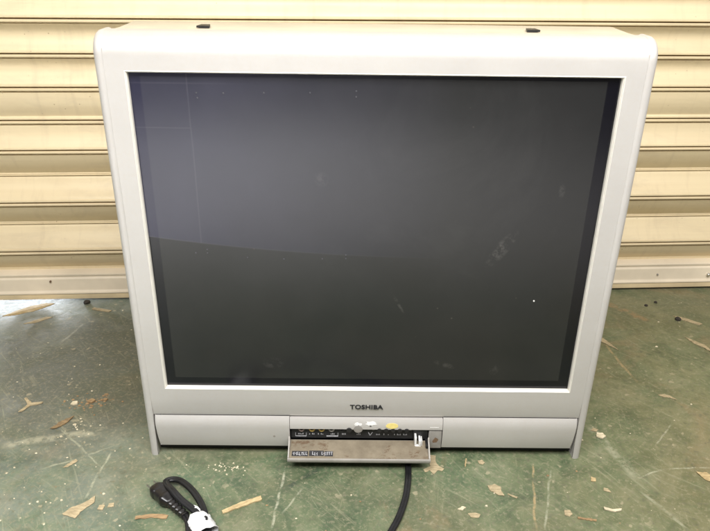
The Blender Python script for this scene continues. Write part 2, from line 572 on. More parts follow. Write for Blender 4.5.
curt = mb.build('curtain', 'shutter', sh, 32)
# dark slot behind the laps
mb = MB()
mb.box(-HALF, HALF, .044, .050, .03, 2.02)
mb.build('backing', 'dark', sh, 0)
# bottom bar
mb = MB()
bp = [(.029, .0770), (.003, .0745), (-.001, .0725), (-.001, .0690), (.001, .0672), (.0005, .0640), (-.002, .0620), (-.003, .0590), (-.003, .0310),
      (-.004, .0285), (-.007, .0262), (-.009, .0250), (-.0092, .0222), (-.008, .0212), (.010, .0210)]
mb.grid([[(x, d, z) for x in xs] for d, z in bp])
bar = mb.build('bottom_bar', 'bar', sh, 35)
mb = MB()
bp = [(-.004, .0211), (-.0072, .0205), (-.0078, .0180), (-.0078, .0080), (-.006, .0066), (.010, .0066)]
mb.grid([[(x, d, z) for x in xs] for d, z in bp])
mb.build('foot_strip', 'rubber', sh, 35)
def on_shutter(x):
    return x
for (xx, zz, r, mt) in ((.928, .0420, .0052, 'metal'), (.788, .0450, .0022, 'grey'), (-.785, .0560, .0026, 'brown'), (-1.35, .0385, .0062, 'metal')):
    mb = MB()
    mb.cyl((xx, -.0045, zz), r, r * .85, .006, 'y', 16, .0008)
    if r > .005:
        mb.cyl((xx, -.0095, zz + .0005), r * .5, r * .45, .006, 'y', 6)
    mb.build('bolt' if r > .005 else 'rivet', mt, sh)

# ------------------------------------------------------------------ television
tv = empty('television', (0, 0, 0))
tag(tv, 'old bulky silver flat faced tube television with dusty grey screen and open front flap', 'television')
XI = .3715        # inner edge of the side rails
XO = .3850        # outer edge
SX0, SX1, SZ0, SZ1 = -.3450, .3475, .1408, .6705      # window in the bezel
ZF = .0850        # fold between bezel and lower panel

# vertical profile of the bezel front (y, z) from the fold to the back of the top
def bez_y(z):
    if z < .125:
        f = (.125 - z) / (.125 - ZF)
        return .0036 * f * f
    return 0
low = [ZF, .088, .093, .099, .106, .114, .125]
prof_low = [(bez_y(z), z) for z in low] + [(0, SZ0)]
RT = .030
prof_top = [(0, SZ1), (0, .6905)] + [(RT - RT * math.cos(a), .6905 + RT * math.sin(a)) for a in [R(5 + 85 * i / 14) for i in range(15)]] + [(.046, .7206), (.046, .7170)]
mb = MB()
XB = [-XI, SX0, -.2, 0, .2, SX1, XI]
mb.grid([[(x, y, z) for x in XB] for y, z in prof_low])
mb.grid([[(x, y, z) for x in XB] for y, z in prof_top])
for a, b in ((-XI, SX0), (SX1, XI)):
    mb.grid([[(a, 0, z), (b, 0, z)] for z in [SZ0, .25, .4, .55, SZ1]])
mb.grid([[(x, .0036, ZF) for x in XB], [(x, .020, ZF - .001) for x in XB]])
bez = mb.build('bezel', 'silver', tv, 30)
# chamfered window edge: a pale lip running round the glass
mb = MB()
def rect(o, y):
    return [(SX0 + o, y, SZ0 + o), (SX1 - o, y, SZ0 + o), (SX1 - o, y, SZ1 - o), (SX0 + o, y, SZ1 - o)]
mb.grid([rect(-.0002, 0), rect(.0006, -.0004), rect(.0024, .0030), rect(.0026, .0105)], True)
mb.build('window_lip', 'ivory', bez, 25)

# glass
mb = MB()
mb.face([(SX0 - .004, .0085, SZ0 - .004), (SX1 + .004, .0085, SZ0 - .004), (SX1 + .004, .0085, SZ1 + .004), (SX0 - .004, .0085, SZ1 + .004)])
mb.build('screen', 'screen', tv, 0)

# side rails
def rail(side):
    mb = MB()
    rows = []
    N = 7
    w = XO - XI
    base = [(.052, .0)] + [(-.002 if z_ > .14 else -.002 - .0015 * (1 - z_ / .14) ** 2, z_) for z_ in (0.0, .0006, .02, .05, .085, .12, .14, .3, .5, .6905)]
    for u in [0, .18, .38] + [.38 + .62 * (i / N) for i in range(1, N + 1)]:
        t = max(0, (u - .38) / .62)
        off = .0085 * (1 - math.sqrt(max(0, 1 - t * t)))
        if u == 0:
            off = .0016
        x = side * (XI + w * u)
        pts = [(.052, 0.0)]
        for y, z_ in base[1:]:
            pts.append((y + off, z_))
        RR = RT + .0010
        for i in range(1, 15):
            a = R(90 * i / 14)
            y = -.002 + RR - RR * math.cos(a)
            z_ = .6905 + RR * math.sin(a)
            # move inwards along the normal
            y += off * math.cos(a)
            z_ -= off * math.sin(a)
            pts.append((y, z_))
        pts.append((.052, .6905 + RR - off))
        rows.append([(x, y, z_) for y, z_ in pts])
    mb.grid(rows)
    x = side * XI
    mb.grid([[(x, .052, 0), (x, .052, .35), (x, .052, .72)], [(x, -.0004, 0), (x, -.0004, .35), (x, -.0004, .70)]])
    xo = side * XO
    mb.face([(x, .052, 0), (xo, .052, 0), (xo, .0065, 0), (x, .0, 0)])
    return mb.build('side_rail', 'silver', tv, 50)
rail(-1)
rail(1)

# lower panel: convex front with an opening for the control compartment
CX0, CX1 = -.1345, .1345
def lp(z):
    f = (z - .021) / (ZF - .0001 - .021)          # 0 bottom .. 1 top
    return -.0042 + (abs(f - .62) ** 2.3 * .012 if f < .62 else .0062 * ((f - .62) / .38) ** 2.4)
zs = [.021 + (ZF - .0001 - .021) * i / 14 for i in range(15)]
def panel_side(z, side):
    f = 1 - (z - .021) / (ZF - .021)
    return side * (XI - .0012 - .0036 * f ** 1.6)
for side, cx in ((-1, CX0), (1, CX1)):
    mb = MB()
    rows = []
    for z_ in zs:
        e = panel_side(z_, side)
        rows.append([(e, lp(z_) + .010, z_), (e - side * .0012, lp(z_) + .0012, z_), (e - side * .004, lp(z_), z_), ((e + cx) / 2, lp(z_), z_), (cx, lp(z_), z_), (cx, lp(z_) + .03, z_)])
    mb.grid(rows)
    e = panel_side(.021, side)
    mb.grid([[(e, lp(.021), .021), (cx, lp(.021), .021)], [(e, lp(.021) + .004, .0185), (cx, lp(.021) + .004, .0185)], [(e, .045, .0180), (cx, .045, .0180)]])
    lpan = mb.build('lower_panel', 'silver', tv, 35)
# under-body with a low black box standing in for the shadow below
mb = MB()
mb.box(-XI + .001, XI - .001, .0165, .05, .0015, .0175)
mb.box(-XI + .006, XI - .006, .030, .05, .0175, .084)
mb.build('under_body_shade', 'dark', tv, 0)

# cabinet (rear shell)
mb = MB()
def sec(y, hw, z0, z1, r, cz=None):
    pts = []
    n = 5
    for cx, cz_, a0 in ((hw - r, z1 - r, 0), (-hw + r, z1 - r, 90), (-hw + r, z0 + r, 180), (hw - r, z0 + r, 270)):
        for k in range(n + 1):
            a = R(a0 + 90 * k / n)
            pts.append((cx + r * math.cos(a), y, cz_ + r * math.sin(a)))
    return pts
secs = [sec(.046, .3810, .012, .7185, .010), (sec(.09, .3800, .012, .7185, .012)), sec(.150, .377, .012, .7206, .012), sec(.165, .370, .014, .712, .02), sec(.22, .345, .02, .66, .03),
        sec(.34, .28, .03, .56, .04), sec(.43, .21, .05, .46, .04), sec(.49, .17, .07, .42, .04), sec(.50, .16, .08, .41, .04)]
vs = mb.grid(secs, True)
mb.cap(vs[0])
mb.cap(vs[-1])
cab = mb.build('cabinet', 'cabinet', tv, 35)
for sx in (-.248, .232):
    mb = MB()
    w0, w1 = .0095, .0065
    y0, y1, zt = .078, .100, .7222
    a_ = [(sx - w0, y0, zt), (sx + w0, y0, zt), (sx + w1, y1, zt), (sx - w1, y1, zt)]
    b_ = [(p[0], p[1], .7195) for p in a_]
    mb.face(a_)
    for k in range(4):
        mb.face([a_[k], a_[(k + 1) % 4], b_[(k + 1) % 4], b_[k]])
    mb.build('screw_recess', 'dark', cab, 0)

# control compartment
STR = .0625                                      # lower edge of the control strip
mb = MB()
rows = [[(x, lp(z_) - .0006, z_) for x in (CX0 + .0008, -.05, .05, CX1 - .0008)] for z_ in [STR + (ZF - .003 - STR) * i / 6 for i in range(7)]]
rows = [[(x, lp(STR) + .008, STR) for x in (CX0 + .0008, -.05, .05, CX1 - .0008)]] + rows + [[(x, .012, ZF - .003) for x in (CX0 + .0008, -.05, .05, CX1 - .0008)]]
mb.grid(rows)
strip = mb.build('control_strip', 'silver', tv, 35)
# black cavity
mb = MB()
mb.grid([[(CX0 + .0004, y, z_) for y, z_ in ((.002, .030), (.023, .030), (.023, .066))], [(CX1 - .0004, y, z_) for y, z_ in ((.002, .030), (.023, .030), (.023, .066))]])
mb.box(CX0, CX0 + .0006, .0, .023, .03, .066)
cavp = mb.build('jack_panel', 'dark', tv, 0)
# raked black plate that carries jacks and buttons
mb = MB()
PX0, PX1 = CX0 + .002, .1075
mb.face([(PX0, .0010, .0385), (PX1, .0010, .0385), (PX1, .0060, .0640), (PX0, .0060, .0640)])
plate = mb.build('face_plate', 'dark', cavp, 0)
def on_plate(x, f, lift=.0005):
    """point on the raked plate, f 0 bottom..1 top"""
    y = .0010 + .0050 * f
    z_ = .0385 + .0255 * f
    n = Vector((0, -.0255, .0050)).normalized()
    return Vector((x, y, z_)) + n * lift
tilt = Matrix.Rotation(-math.atan2(.0050, .0255), 4, 'X')
for px, mt in ((-.1140, 'redring'), (-.0955, 'amber'), (-.0785, 'amber'), (-.0610, 'grey'), (-.0430, 'dark')):
    mb = MB()
    t_ = MB()
    t_.ring((0, -.004, 0), .0058, .0034, .0045)
    t_.bm.transform(Matrix.Translation(on_plate(px, .76, 0)) @ tilt)
    me_ = t_
    j = t_.build('jack', 'dark' if mt == 'dark' else mt, tv)
    hole = MB()
    hole.cyl((0, -.0012, 0), .0036, .0036, .002, 'y', 18)
    hole.bm.transform(Matrix.Translation(on_plate(px, .76, 0)) @ tilt)
    hole.build('socket', 'dark', j)
# half round grey knob hanging under the strip
mb = MB()
mb.cyl((0, 0, 0), .0082, .0078, .008, 'y', 28, .0008)
mb.bm.transform(Matrix.Translation((-.0142, -.0016, .0630)))
mb.build('knob', 'grey', tv)
# push keys
for i, px in enumerate((-.0300, .0230, .0350, .0470, .0590, .0710)):
    mb = MB()
    w = .0050 if i == 0 else .0040
    mb.cyl((0, 0, 0), w, w * .94, .0075, 'y', 22, .0007)
    mb.bm.transform(Matrix.Translation((px, -.0030, .0610)))
    mb.build('push_key', 'dark', tv)
# scalloped lower edge of the strip between the keys
for px in (-.0240, .0125, .0775):
    mb = MB()
    mb.cyl((0, 0, 0), .0036, .0036, .006, 'y', 16)
    mb.bm.transform(Matrix.Translation((px, .0006, .0628)))
    mb.build('tab', 'grey', strip)
# printed marks on the plate (illegible strokes)
mb = MB()
rnd = random.Random(3)
def dash(x0, x1, f0, f1):
    mb.face([on_plate(x0, f0), on_plate(x1, f0), on_plate(x1, f1), on_plate(x0, f1)])
dash(-.1250, -.1060, .12, .17)
dash(-.1250, -.1244, .12, .40)
dash(-.1060, -.1054, .12, .40)
dash(-.0700, -.0500, .12, .19)
dash(-.0500, -.0494, .12, .40)
for cx in (-.1150, -.0955, -.0800, -.0600, -.040, -.0140, .023, .036, .047, .060, .071):
    for k in range(4):
        xx = cx - .005 + k * .0026
        if rnd.random() < .75:
            dash(xx, xx + .0012, .26, .26 + rnd.uniform(.05, .12))
# tick-shaped mark
for s_, e_ in (((.0035, .46), (.0065, .22)), ((.0065, .22), (.0110, .48))):
    a, b = on_plate(*s_), on_plate(*e_)
    mb.face([a, a + Vector((.0012, 0, 0)), b + Vector((.0012, 0, 0)), b])
mb.build('printed_marks', 'faint', plate, 0, False)
# marks above: two white smudges, tiny line, yellow oval
def on_strip(x, z_, l=.0004):
    return Vector((x, lp(z_) - .0006 - l, z_))
def blob(name, mat, cx, cz, rx, rz, seed, n=22, rough=.15, lift=.0006):
    r_ = random.Random(seed)
    m_ = MB()
    pts = []
    for k in range(n):
        a = 2 * pi * k / n
        f = 1 + r_.uniform(-rough, rough)
        pts.append((cx + math.cos(a) * rx * f, cz + math.sin(a) * rz * f))
    front = [m_.bm.verts.new(on_strip(x, z_, lift)) for x, z_ in pts]
    back = [m_.bm.verts.new(on_strip(x, z_, -.0004)) for x, z_ in pts]
    m_.bm.faces.new(front)
    for k in range(n):
        m_.bm.faces.new((front[k], front[(k + 1) % n], back[(k + 1) % n], back[k]))
    return m_.build(name, mat, strip, 30)
blob('oval_sticker', 'yellow', .0450, .0700, .0108, .0052, 1, 30, .03)
blob('paper_scrap', 'white', -.0150, .0725, .0058, .0030, 2, 16, .3)
blob('paper_scrap', 'white', .0085, .0745, .0086, .0036, 3, 18, .3)
blob('dark_speck', 'dark', -.0135, .0705, .0012, .0010, 4, 10, .2, .001)
blob('dark_speck', 'dark', .0075, .0700, .0014, .0009, 5, 10, .2, .001)
mb = MB()
for k in range(6):
    x = .1120 + k * .0026
    mb.box(x, x + .0018, lp(.068) - .0012, lp(.068), .0672, .0684)
mb.build('button_caption', 'white', strip, 0)
# power button block and latch at the right end
mb = MB()
mb.box(.1105, CX1 - .0012, -.0035, .018, .0215, .0592, .0012, 2)
pb = mb.build('power_button', 'grey', tv)
mb = MB()
r_ = random.Random(11)
mb.face([(.1228 + math.cos(2 * pi * k / 14) * .0052 * r_.uniform(.6, 1.15), -.0038, .0385 + math.sin(2 * pi * k / 14) * .0070 * r_.uniform(.6, 1.15)) for k in range(14)])
mb.build('smudge', 'brown', pb, 0)
mb = MB()
mb.box(.0830, .1085, -.001, .016, .0385, .0600, .001)
mb.box(.1045, .1085, -.020, .006, .0215, .0400, .001)
br = mb.build('latch_bracket', 'dark', tv)
mb = MB()
mb.box(.0850, .0885, -.014, .0, .0330, .0520, .0008)
mb.box(.0925, .0960, -.016, .0, .0310, .0470, .0008)
mb.box(.0862, .0945, -.0155, -.011, .0305, .0365, .0008)
mb.box(.0970, .0985, -.014, .0, .026, .046, .0004)
mb.build('spring_clip', 'white', br)

# fold-down flap
LT = R(14)
LL = .0425
lid = MB()
fx0, fx1 = -.1360, .1110
hy, hz = -.003, .0375
def lidp(x, l, n):
    return (x, hy - l * math.cos(LT) - n * math.sin(LT), hz - l * math.sin(LT) + n * math.cos(LT))
rows = []
for l, n in ((0, -.0040), (0, 0), (LL - .003, 0), (LL - .0024, .0012), (LL - .0006, .0014), (LL, .0006), (LL + .0008, -.0030), (LL, -.0066), (LL - .002, -.0072), (LL - .003, -.0040), (0, -.0040)):
    rows.append([lidp(x, l, n) for x in (fx0, -.06, .05, fx1)])
lid.grid(rows)
for x in (fx0, fx1):
    lid.face([lidp(x, 0, -.004), lidp(x, 0, 0), lidp(x, LL, 0), lidp(x, LL, -.0066), lidp(x, LL - .003, -.004)])
flap = lid.build('flap', 'flap', tv, 30)
mb = MB()
mb.face([lidp(fx0 + .003, .0005, .0004), lidp(fx1 - .003, .0005, .0004), lidp(fx1 - .003, LL - .0035, .0004), lidp(fx0 + .003, LL - .0035, .0004)])
mb.build('flap_lining', 'lid', flap, 0)
for x in (fx0 + .0004, fx1 - .0024):
    mb = MB()
    a = [lidp(x, -.003, 0), lidp(x, .004, .0145), lidp(x, .010, .010), lidp(x, LL - .004, .0022), lidp(x, LL - .002, 0)]
    b = [(p[0] + .002, p[1], p[2]) for p in a]
    mb.face(a)
    mb.face(b)
    for k in range(len(a)):
        j = (k + 1) % len(a)
        mb.face([a[k], a[j], b[j], b[k]])
    mb.build('flap_cheek', 'flap', flap, 20)
# printed caption block on the flap lining: dark bars with pale strokes (illegible)
mb = MB()
def lq(x0, x1, l0, l1, n=.0008):
    mb.face([lidp(x0, l0, n), lidp(x1, l0, n), lidp(x1, l1, n), lidp(x0, l1, n)])
lq(-.1290, -.1010, .0245, .0352)
lq(-.0990, -.0735, .0235, .0345)
lq(-.0722, -.0575, .0245, .0350)
mb.build('caption_ground', 'logo', flap, 0, False)
mb = MB()
rnd = random.Random(5)
x = -.1275
while x < -.0600:
    w = rnd.uniform(.0018, .0034)
    if not (-.1012 < x < -.098):
        t0 = rnd.uniform(.0255, .0275)
        k = rnd.choice((0, 1, 2))
        if -.099 < x < -.079 and rnd.random() < .6:
            x += w
            continue
        if k == 0:
            lq(x, x + .0009, t0, t0 + .0064, .0012)
            lq(x + .0009, x + w, t0 + .0052, t0 + .0064, .0012)
        elif k == 1:
            lq(x, x + w, t0, t0 + .0011, .0012)
            lq(x + w * .3, x + w * .3 + .0009, t0 + .0011, t0 + .0064, .0012)
        else:
            lq(x, x + w, t0 + .0020, t0 + .0031, .0012)
            lq(x + w - .0009, x + w, t0, t0 + .0064, .0012)
    x += w + .0011
mb.build('caption_strokes', 'faint', flap, 0, False)

# lettering on the bezel
cu = bpy.data.curves.new('maker_lettering', 'FONT')
cu.body = 'TOSHIBA'
cu.size = .0125
cu.align_x = 'CENTER'
cu.align_y = 'CENTER'
cu.extrude = .0005
cu.offset = .0004
cu.space_character = 1.05
tmp = bpy.data.objects.new('tmp_text', cu)
COL.objects.link(tmp)
bpy.context.view_layer.update()
dg = bpy.context.evaluated_depsgraph_get()
me = bpy.data.meshes.new_from_object(tmp.evaluated_get(dg))
bpy.data.objects.remove(tmp)
bpy.data.curves.remove(cu)
w = max(v.co.x for v in me.vertices) - min(v.co.x for v in me.vertices)
h = max(v.co.y for v in me.vertices) - min(v.co.y for v in me.vertices)
for v in me.vertices:
    X, Y, Z = v.co
    v.co = Vector((X * .0575 / w, -Z, Y * .0088 / h))
me.name = 'maker_lettering'
me.materials.clear()
lo = link('maker_lettering', me, 'logo', bez)
lo.location = (-.0005, bez_y(.1065) - .0008, .1065)
lo.rotation_euler = (R(-7), 0, 0)

# a white grain stuck to the glass
mb = MB()
mb.cyl((.2660, .0080, .3140), .0014, .0012, .0012, 'y', 9)
mb.build('white_speck', 'white', tv)
# rows of tiny dots on the glass, standing in for spots in the reflection
REFL_DOT = simple('reflection_spots', (.055, .055, .065), .7, 0, .3, 400)
for x, z_ in ((-.262 + .012, .640), (-.249, .633), (-.212, .640), (-.155, .641), (-.090, .642), (-.025, .645), (-.025, .637),
              (-.272, .393), (-.254, .393), (-.254, .399), (-.192, .386), (-.135, .384), (-.075, .385), (-.038, .386), (-.038, .392)):
    mb = MB()
    mb.cyl((x, .0082, z_), .0013, .0011, .0006, 'y', 10)
    mb.build('reflection_dot', REFL_DOT, tv, 0)

# the front widens a little towards the top
for o in [bez, cab] + [c for c in tv.children if c.name.startswith(('side_rail', 'lower_panel'))]:
    for v in o.data.vertices:
        w = min(1, max(0, (abs(v.co.x) - .356) / .0165))
        v.co.x += (.0035 if v.co.x > 0 else -.0005) * w * v.co.z / .7

# ------------------------------------------------------------------ power cord
cord = empty('power_cord', (.0585, -.0262, 0))
tag(cord, 'black power cord with moulded plug, folded and bound with white tape on the floor', 'cord')
def rel(p):
    return (p[0] - .06, p[1] + .03, p[2])
mb = MB()
H = .0042
path = [(.080, .040, H), (.078, .004, H), (.076, -.030, H), (.073, -.070, H), (.064, -.118, H), (.044, -.172, H), (.010, -.225, H), (-.06, -.275, H), (-.150, -.285, .005), (-.205, -.262, .007), (-.236, -.215, .010),
        (-.247, -.182, .013), (-.262, -.145, .016), (-.284, -.112, .016), (-.308, -.087, .013), (-.324, -.080, .011), (-.334, -.085, .012), (-.330, -.100, .019), (-.316, -.118, .0235), (-.295, -.138, .020), (-.270, -.158, .017), (-.254, -.182, .012),
        (-.238, -.215, .0055), (-.226, -.240, .0045), (-.235, -.262, .0045), (-.262, -.262, .0045), (-.276, -.235, .0055), (-.272, -.205, .009), (-.278, -.175, .010), (-.288, -.158, .0105)]
mb.tube([rel(p) for p in spline(path, 9)], .0056, .0040, 20, None, True)
mb.build('cable', 'cord', cord)
# second visible core of the twin lead
# plug body: along an axis from strain relief to nose
a = Vector((-.286, -.160, .0105))
b = Vector((-.349, -.102, .0130))
mb = MB()
pl = [a.lerp(b, t) for t in [i / 60 for i in range(61)]]
def tp(t):
    if t < .46:
        return .44 + .28 * t + (.07 if int(t * 60) % 6 < 3 else -.09)
    if t < .60:
        return .62 + (t - .46) / .14 * .38
    if t < .93:
        return 1.0 if t < .66 or t > .84 else .93
    return 1.0 - (t - .93) * 3.2
mb.tube(pl, .0132, .0108, 28, tp, False, True)
plug = mb.build('plug', 'plug', cord, 60)
plug.location = (-.06, .03, 0)
plug.data.transform(Matrix.Translation((0, 0, 0)))
d = (b - a).normalized()
s = d.cross(Vector((0, 0, 1))).normalized()
for k in (-1, 1):
    mb = MB()
    p0 = b + s * .0064 * k
    mb.tube([p0 - d * .004, p0 + d * .006, p0 + d * .0130, p0 + d * .0145], .0016, .0030, 8, lambda t: 1 if t < .9 else .6)
    mb.build('prong', 'metal', plug)
# white tape round the bundle
mb = MB()
c0, c1 = Vector((-.2665, -.164, .012)), Vector((-.2450, -.197, .010))
rows = []
rnd = random.Random(8)
for i in range(9):
    t = i / 8
    c = c0.lerp(c1, t)
    d_ = (c1 - c0).normalized()
    s_ = d_.cross(Vector((0, 0, 1))).normalized()
    lp_ = []
    for k in range(20):
        an = 2 * pi * k / 20
        f = 1 + rnd.uniform(-.13, .09)
        rx = (.0165 + .004 * t) * f
        rz = .0115 * f
        p = c + s_ * math.cos(an) * rx + Vector((0, 0, 1)) * math.sin(an) * rz + d_ * rnd.uniform(-.0015, .0015)
        p.z = max(p.z, .0006)
        lp_.append(p)
    rows.append(lp_)
mb.grid(rows, True)
tape = mb.build('binding_tape', 'tape', cord, 25)
tape.location = (-.06, .03, 0)
mb = MB()
tl = [Vector((-.262, -.158, .016)), Vector((-.270, -.152, .020)), Vector((-.277, -.148, .019))]
mb.tube(spline(tl, 4), .0032, .0008, 6)
mb.build('tape_end', 'tape', tape)
mb = MB()
mb.tube(spline([Vector((-.2520, -.1720, .0222)), Vector((-.2490, -.1745, .0225)), Vector((-.2480, -.1800, .0222))], 4), .0018, .0008, 6)
mb.build('ink_mark', 'dark', tape)

# ------------------------------------------------------------------ litter on the floor
def flake(name, mat, x, y, pts, thick, label, cat, group='bits of litter lying on the green floor', rz=0, curl=0.0, lift=.0004, seed=0, sub=5):
    """irregular flat fragment from an outline (metres), slightly curled"""
    r_ = random.Random(seed)
    m_ = MB()
    # subdivide and roughen the outline
    out = []
    n = len(pts)
    for i in range(n):
        p, q = Vector(pts[i]), Vector(pts[(i + 1) % n])
        for k in range(sub):
            v = p.lerp(q, k / sub)
            j = min((q - p).length * .05, .0009)
            out.append((v.x + r_.uniform(-j, j), v.y + r_.uniform(-j, j)))
    if cat != 'leaf' and max(Vector(p).length for p in pts) < .026:
        out = [(px * .8, py * .8) for px, py in out]
    if cat == 'bark' or 'plaster' in label:
        out = [(px * .6, py * .6) for px, py in out]
    L = max(Vector(p).length for p in out)
    def zc(px, py):
        return lift + curl * ((px * px + py * py) / (L * L)) * L * .3 + .0
    ph = r_.uniform(0, 6)
    top = [m_.bm.verts.new((px, py, zc(px, py) + thick)) for px, py in out]
    bot = [m_.bm.verts.new((px, py, zc(px, py))) for px, py in out]
    ct = m_.bm.verts.new((sum(p[0] for p in out) / len(out), sum(p[1] for p in out) / len(out), lift + thick * 1.2))
    cb = m_.bm.verts.new((ct.co.x, ct.co.y, lift))
    k = len(out)
    for i in range(k):
        j = (i + 1) % k
        m_.bm.faces.new((top[i], top[j], ct))
        m_.bm.faces.new((bot[j], bot[i], cb))
        m_.bm.faces.new((top[i], bot[i], bot[j], top[j]))
    o = m_.build(name, mat, None, 30, False)
    o.location = (x, y, 0)
    o.rotation_euler = (0, 0, rz)
    return tag(o, label, cat, group)

def sliver(L, w0, w1, bend=0):
    return [(-L / 2, -w0), (0, -(w0 + w1) * .55 + bend), (L / 2, -w1), (L / 2 + w1 * .4, w1 * .6), (0, (w0 + w1) * .5 + bend), (-L / 2, w0)]

LG = 'pale paint flakes and chips on the green floor'
flake('wood_splinter', 'wood', -0.2040, -0.1226, sliver(.066, .0032, .0058, .001), .0022, 'long pale wood splinter lying beside the taped plug bundle', 'splinter', rz=R(30), seed=1)
flake('paint_flake', 'chip', -0.4652, -0.1348, [(-.022, -.014), (.004, -.019), (.006, -.004), (.018, .018), (.012, .030), (-.002, .010), (-.014, .002)], .0008, 'large pale tailed paint flake in the lower left corner of the floor', 'paint flake', LG, R(-8), .1, seed=2)
flake('paint_flake', 'chip', 0.1194, -0.0256, [(-.004, .028), (.006, .026), (.005, .010), (.009, -.001), (.018, -.007), (.014, -.014), (.006, -.011), (-.001, -.022), (-.008, -.012), (-.016, -.017), (-.019, -.010), (-.006, -.001), (-.007, .012)], .0007, 'jagged paint flake with ragged lower legs right of the open flap', 'paint flake', LG, 0, 0, seed=3)
flake('paint_flake', 'chip', 0.2177, -0.0832, [(-.014, .012), (-.012, .000), (.004, -.016), (.016, -.017), (.012, -.004), (.014, .008), (.002, .016)], .0009, 'large solid paint flake on the floor in front of the right half of the television', 'paint flake', LG, 0, .1, seed=4)
flake('wood_splinter', 'chip', 0.2438, -0.0967, sliver(.020, .0014, .0024), .001, 'short splinter just right of the large solid paint flake', 'splinter', rz=R(-30), seed=5)
flake('paint_flake', 'chip', 0.2044, -0.0150, [(-.006, .004), (-.004, -.006), (.004, -.008), (.009, -.002), (.004, .007)], .0008, 'small square paint flake close under the lower right panel of the television', 'paint flake', LG, 0, 0, seed=6)
flake('wood_splinter', 'wood', 0.1774, -0.0169, sliver(.026, .0010, .0016), .001, 'thin upright stick of straw under the lower right panel', 'splinter', rz=R(78), seed=7)
flake('paint_flake', 'grit', 0.4420, 0.0600, [(-.010, -.006), (.002, -.012), (.012, -.004), (.008, .008), (-.006, .009)], .0022, 'thick cream paint flake beside the right foot of the television', 'paint flake', LG, 0, .2, seed=8)
flake('paint_flake', 'chip', 0.4359, 0.0773, [(-.009, -.003), (.004, -.007), (.010, .001), (.001, .006)], .0012, 'small tan paint flake just behind the thick cream one at the right foot', 'paint flake', LG, 0, 0, seed=9)
flake('wood_splinter', 'grit', 0.4015, -0.1255, sliver(.034, .0030, .0028, -.004), .0022, 'bowed pale chip of wood, lowest on the right of the floor', 'splinter', rz=R(-6), curl=.3, seed=10)
flake('wood_splinter', 'bark', 0.3535, -0.1468, sliver(.036, .0022, .0026), .0015, 'straight brown splinter left of the bowed pale chip', 'splinter', rz=R(-10), seed=11)
flake('paint_flake', 'chip', 0.3263, -0.1333, [(-.008, -.006), (.001, -.010), (.009, -.004), (.006, .008), (-.005, .007)], .0006, 'dull tan paint flake left of the straight brown splinter', 'paint flake', LG, 0, 0, seed=12)
flake('paint_flake', 'chip', 0.4062, -0.0811, [(-.006, -.002), (.002, -.005), (.008, -.008), (.005, .004), (-.003, .006)], .0008, 'small tan flake below the right foot, lower of a pair', 'paint flake', LG, 0, 0, seed=13)
flake('paint_flake', 'wood', 0.3919, -0.0561, [(-.006, -.006), (.004, -.007), (.007, .003), (-.002, .008)], .0010, 'small tan flake below the right foot, upper of a pair', 'paint flake', LG, 0, 0, seed=14)
flake('paint_flake', 'chip', 0.6195, 0.1854, [(-.020, .008), (-.010, -.002), (.006, -.004), (.020, -.014), (.010, .004), (-.004, .010)], .0008, 'long tan paint flake alone on the floor right of the television', 'paint flake', LG, 0, 0, seed=15)
flake('dead_leaf', 'wood', 0.5934, -0.0492, [(-.014, .012), (-.006, -.006), (.010, -.020), (.018, -.006), (.004, .012)], .0012, 'orange tan leaf scrap at the right edge of the floor', 'leaf', 'dry leaves on the floor', 0, .3, seed=16)
flake('dead_leaf', 'wood', -0.8245, 0.5120, [(-.050, -.030), (-.024, -.020), (.010, .000), (.052, .036), (.030, .040), (-.004, .026), (-.030, .000)], .0014, 'long tan dry leaf on the floor near the shutter at the left', 'leaf', 'dry leaves on the floor', 0, .15, seed=17)
flake('dead_leaf', 'chip', -0.7791, 0.4681, [(-.030, -.018), (-.006, -.012), (.026, .016), (.010, .018), (-.012, .002)], .0010, 'faded small leaf in front of the long tan leaf', 'leaf', 'dry leaves on the floor', 0, .1, seed=18)
flake('wood_splinter', 'chip', -0.6482, 0.5236, sliver(.048, .0050, .0050), .0020, 'short pale stick on the floor between the leaf and the television', 'splinter', rz=R(-14), seed=19)
flake('dead_leaf', 'leaf', -0.5733, 0.0808, [(-.012, -.022), (-.003, -.016), (.006, .004), (.010, .022), (.000, .014), (-.009, .000)], .0020, 'curled dark brown leaf on the floor left of the television', 'leaf', 'dry leaves on the floor', R(-12), .4, seed=20)
flake('wood_splinter', 'chip', -0.6579, 0.1369, [(-.014, -.024), (-.008, -.022), (-.001, -.002), (.020, .004), (.020, .009), (-.002, .007), (-.018, .022), (-.021, .019), (-.007, .002)], .0018, 'twisted forked shaving on the floor at the left', 'splinter', rz=0, curl=.2, seed=21)
flake('paint_flake', 'grit', -0.5744, 0.1427, [(-.014, -.008), (.000, -.012), (.014, -.002), (.008, .012), (-.008, .010)], .0030, 'thick pale crumb of plaster in the brown litter left of the television', 'paint flake', LG, 0, .2, seed=22)
flake('bark_fragment', 'bark', -0.5436, 0.1503, [(-.014, -.010), (.006, -.012), (.016, .004), (.002, .014), (-.012, .006)], .0035, 'reddish brown bark crumb, larger of two left of the television', 'bark', 'bark crumbs on the floor', 0, .2, seed=23)
flake('bark_fragment', 'bark', -0.5186, 0.1561, [(-.010, -.004), (.004, -.008), (.012, .002), (-.002, .008)], .0030, 'brown bark crumb, the one nearer the television', 'bark', 'bark crumbs on the floor', 0, .2, seed=24)
flake('paint_flake', 'chip', -0.5179, -0.0291, [(-.012, -.012), (-.002, -.010), (.012, .010), (.006, .016), (-.006, .000)], .0008, 'thin faded paint shred on the floor left of the plug', 'paint flake', LG, 0, 0, seed=25)
flake('wood_splinter', 'bark', -0.3443, -0.1501, sliver(.050, .0030, .0050, .003), .0012, 'flat reddish brown shaving under the plug', 'splinter', rz=R(4), seed=26)
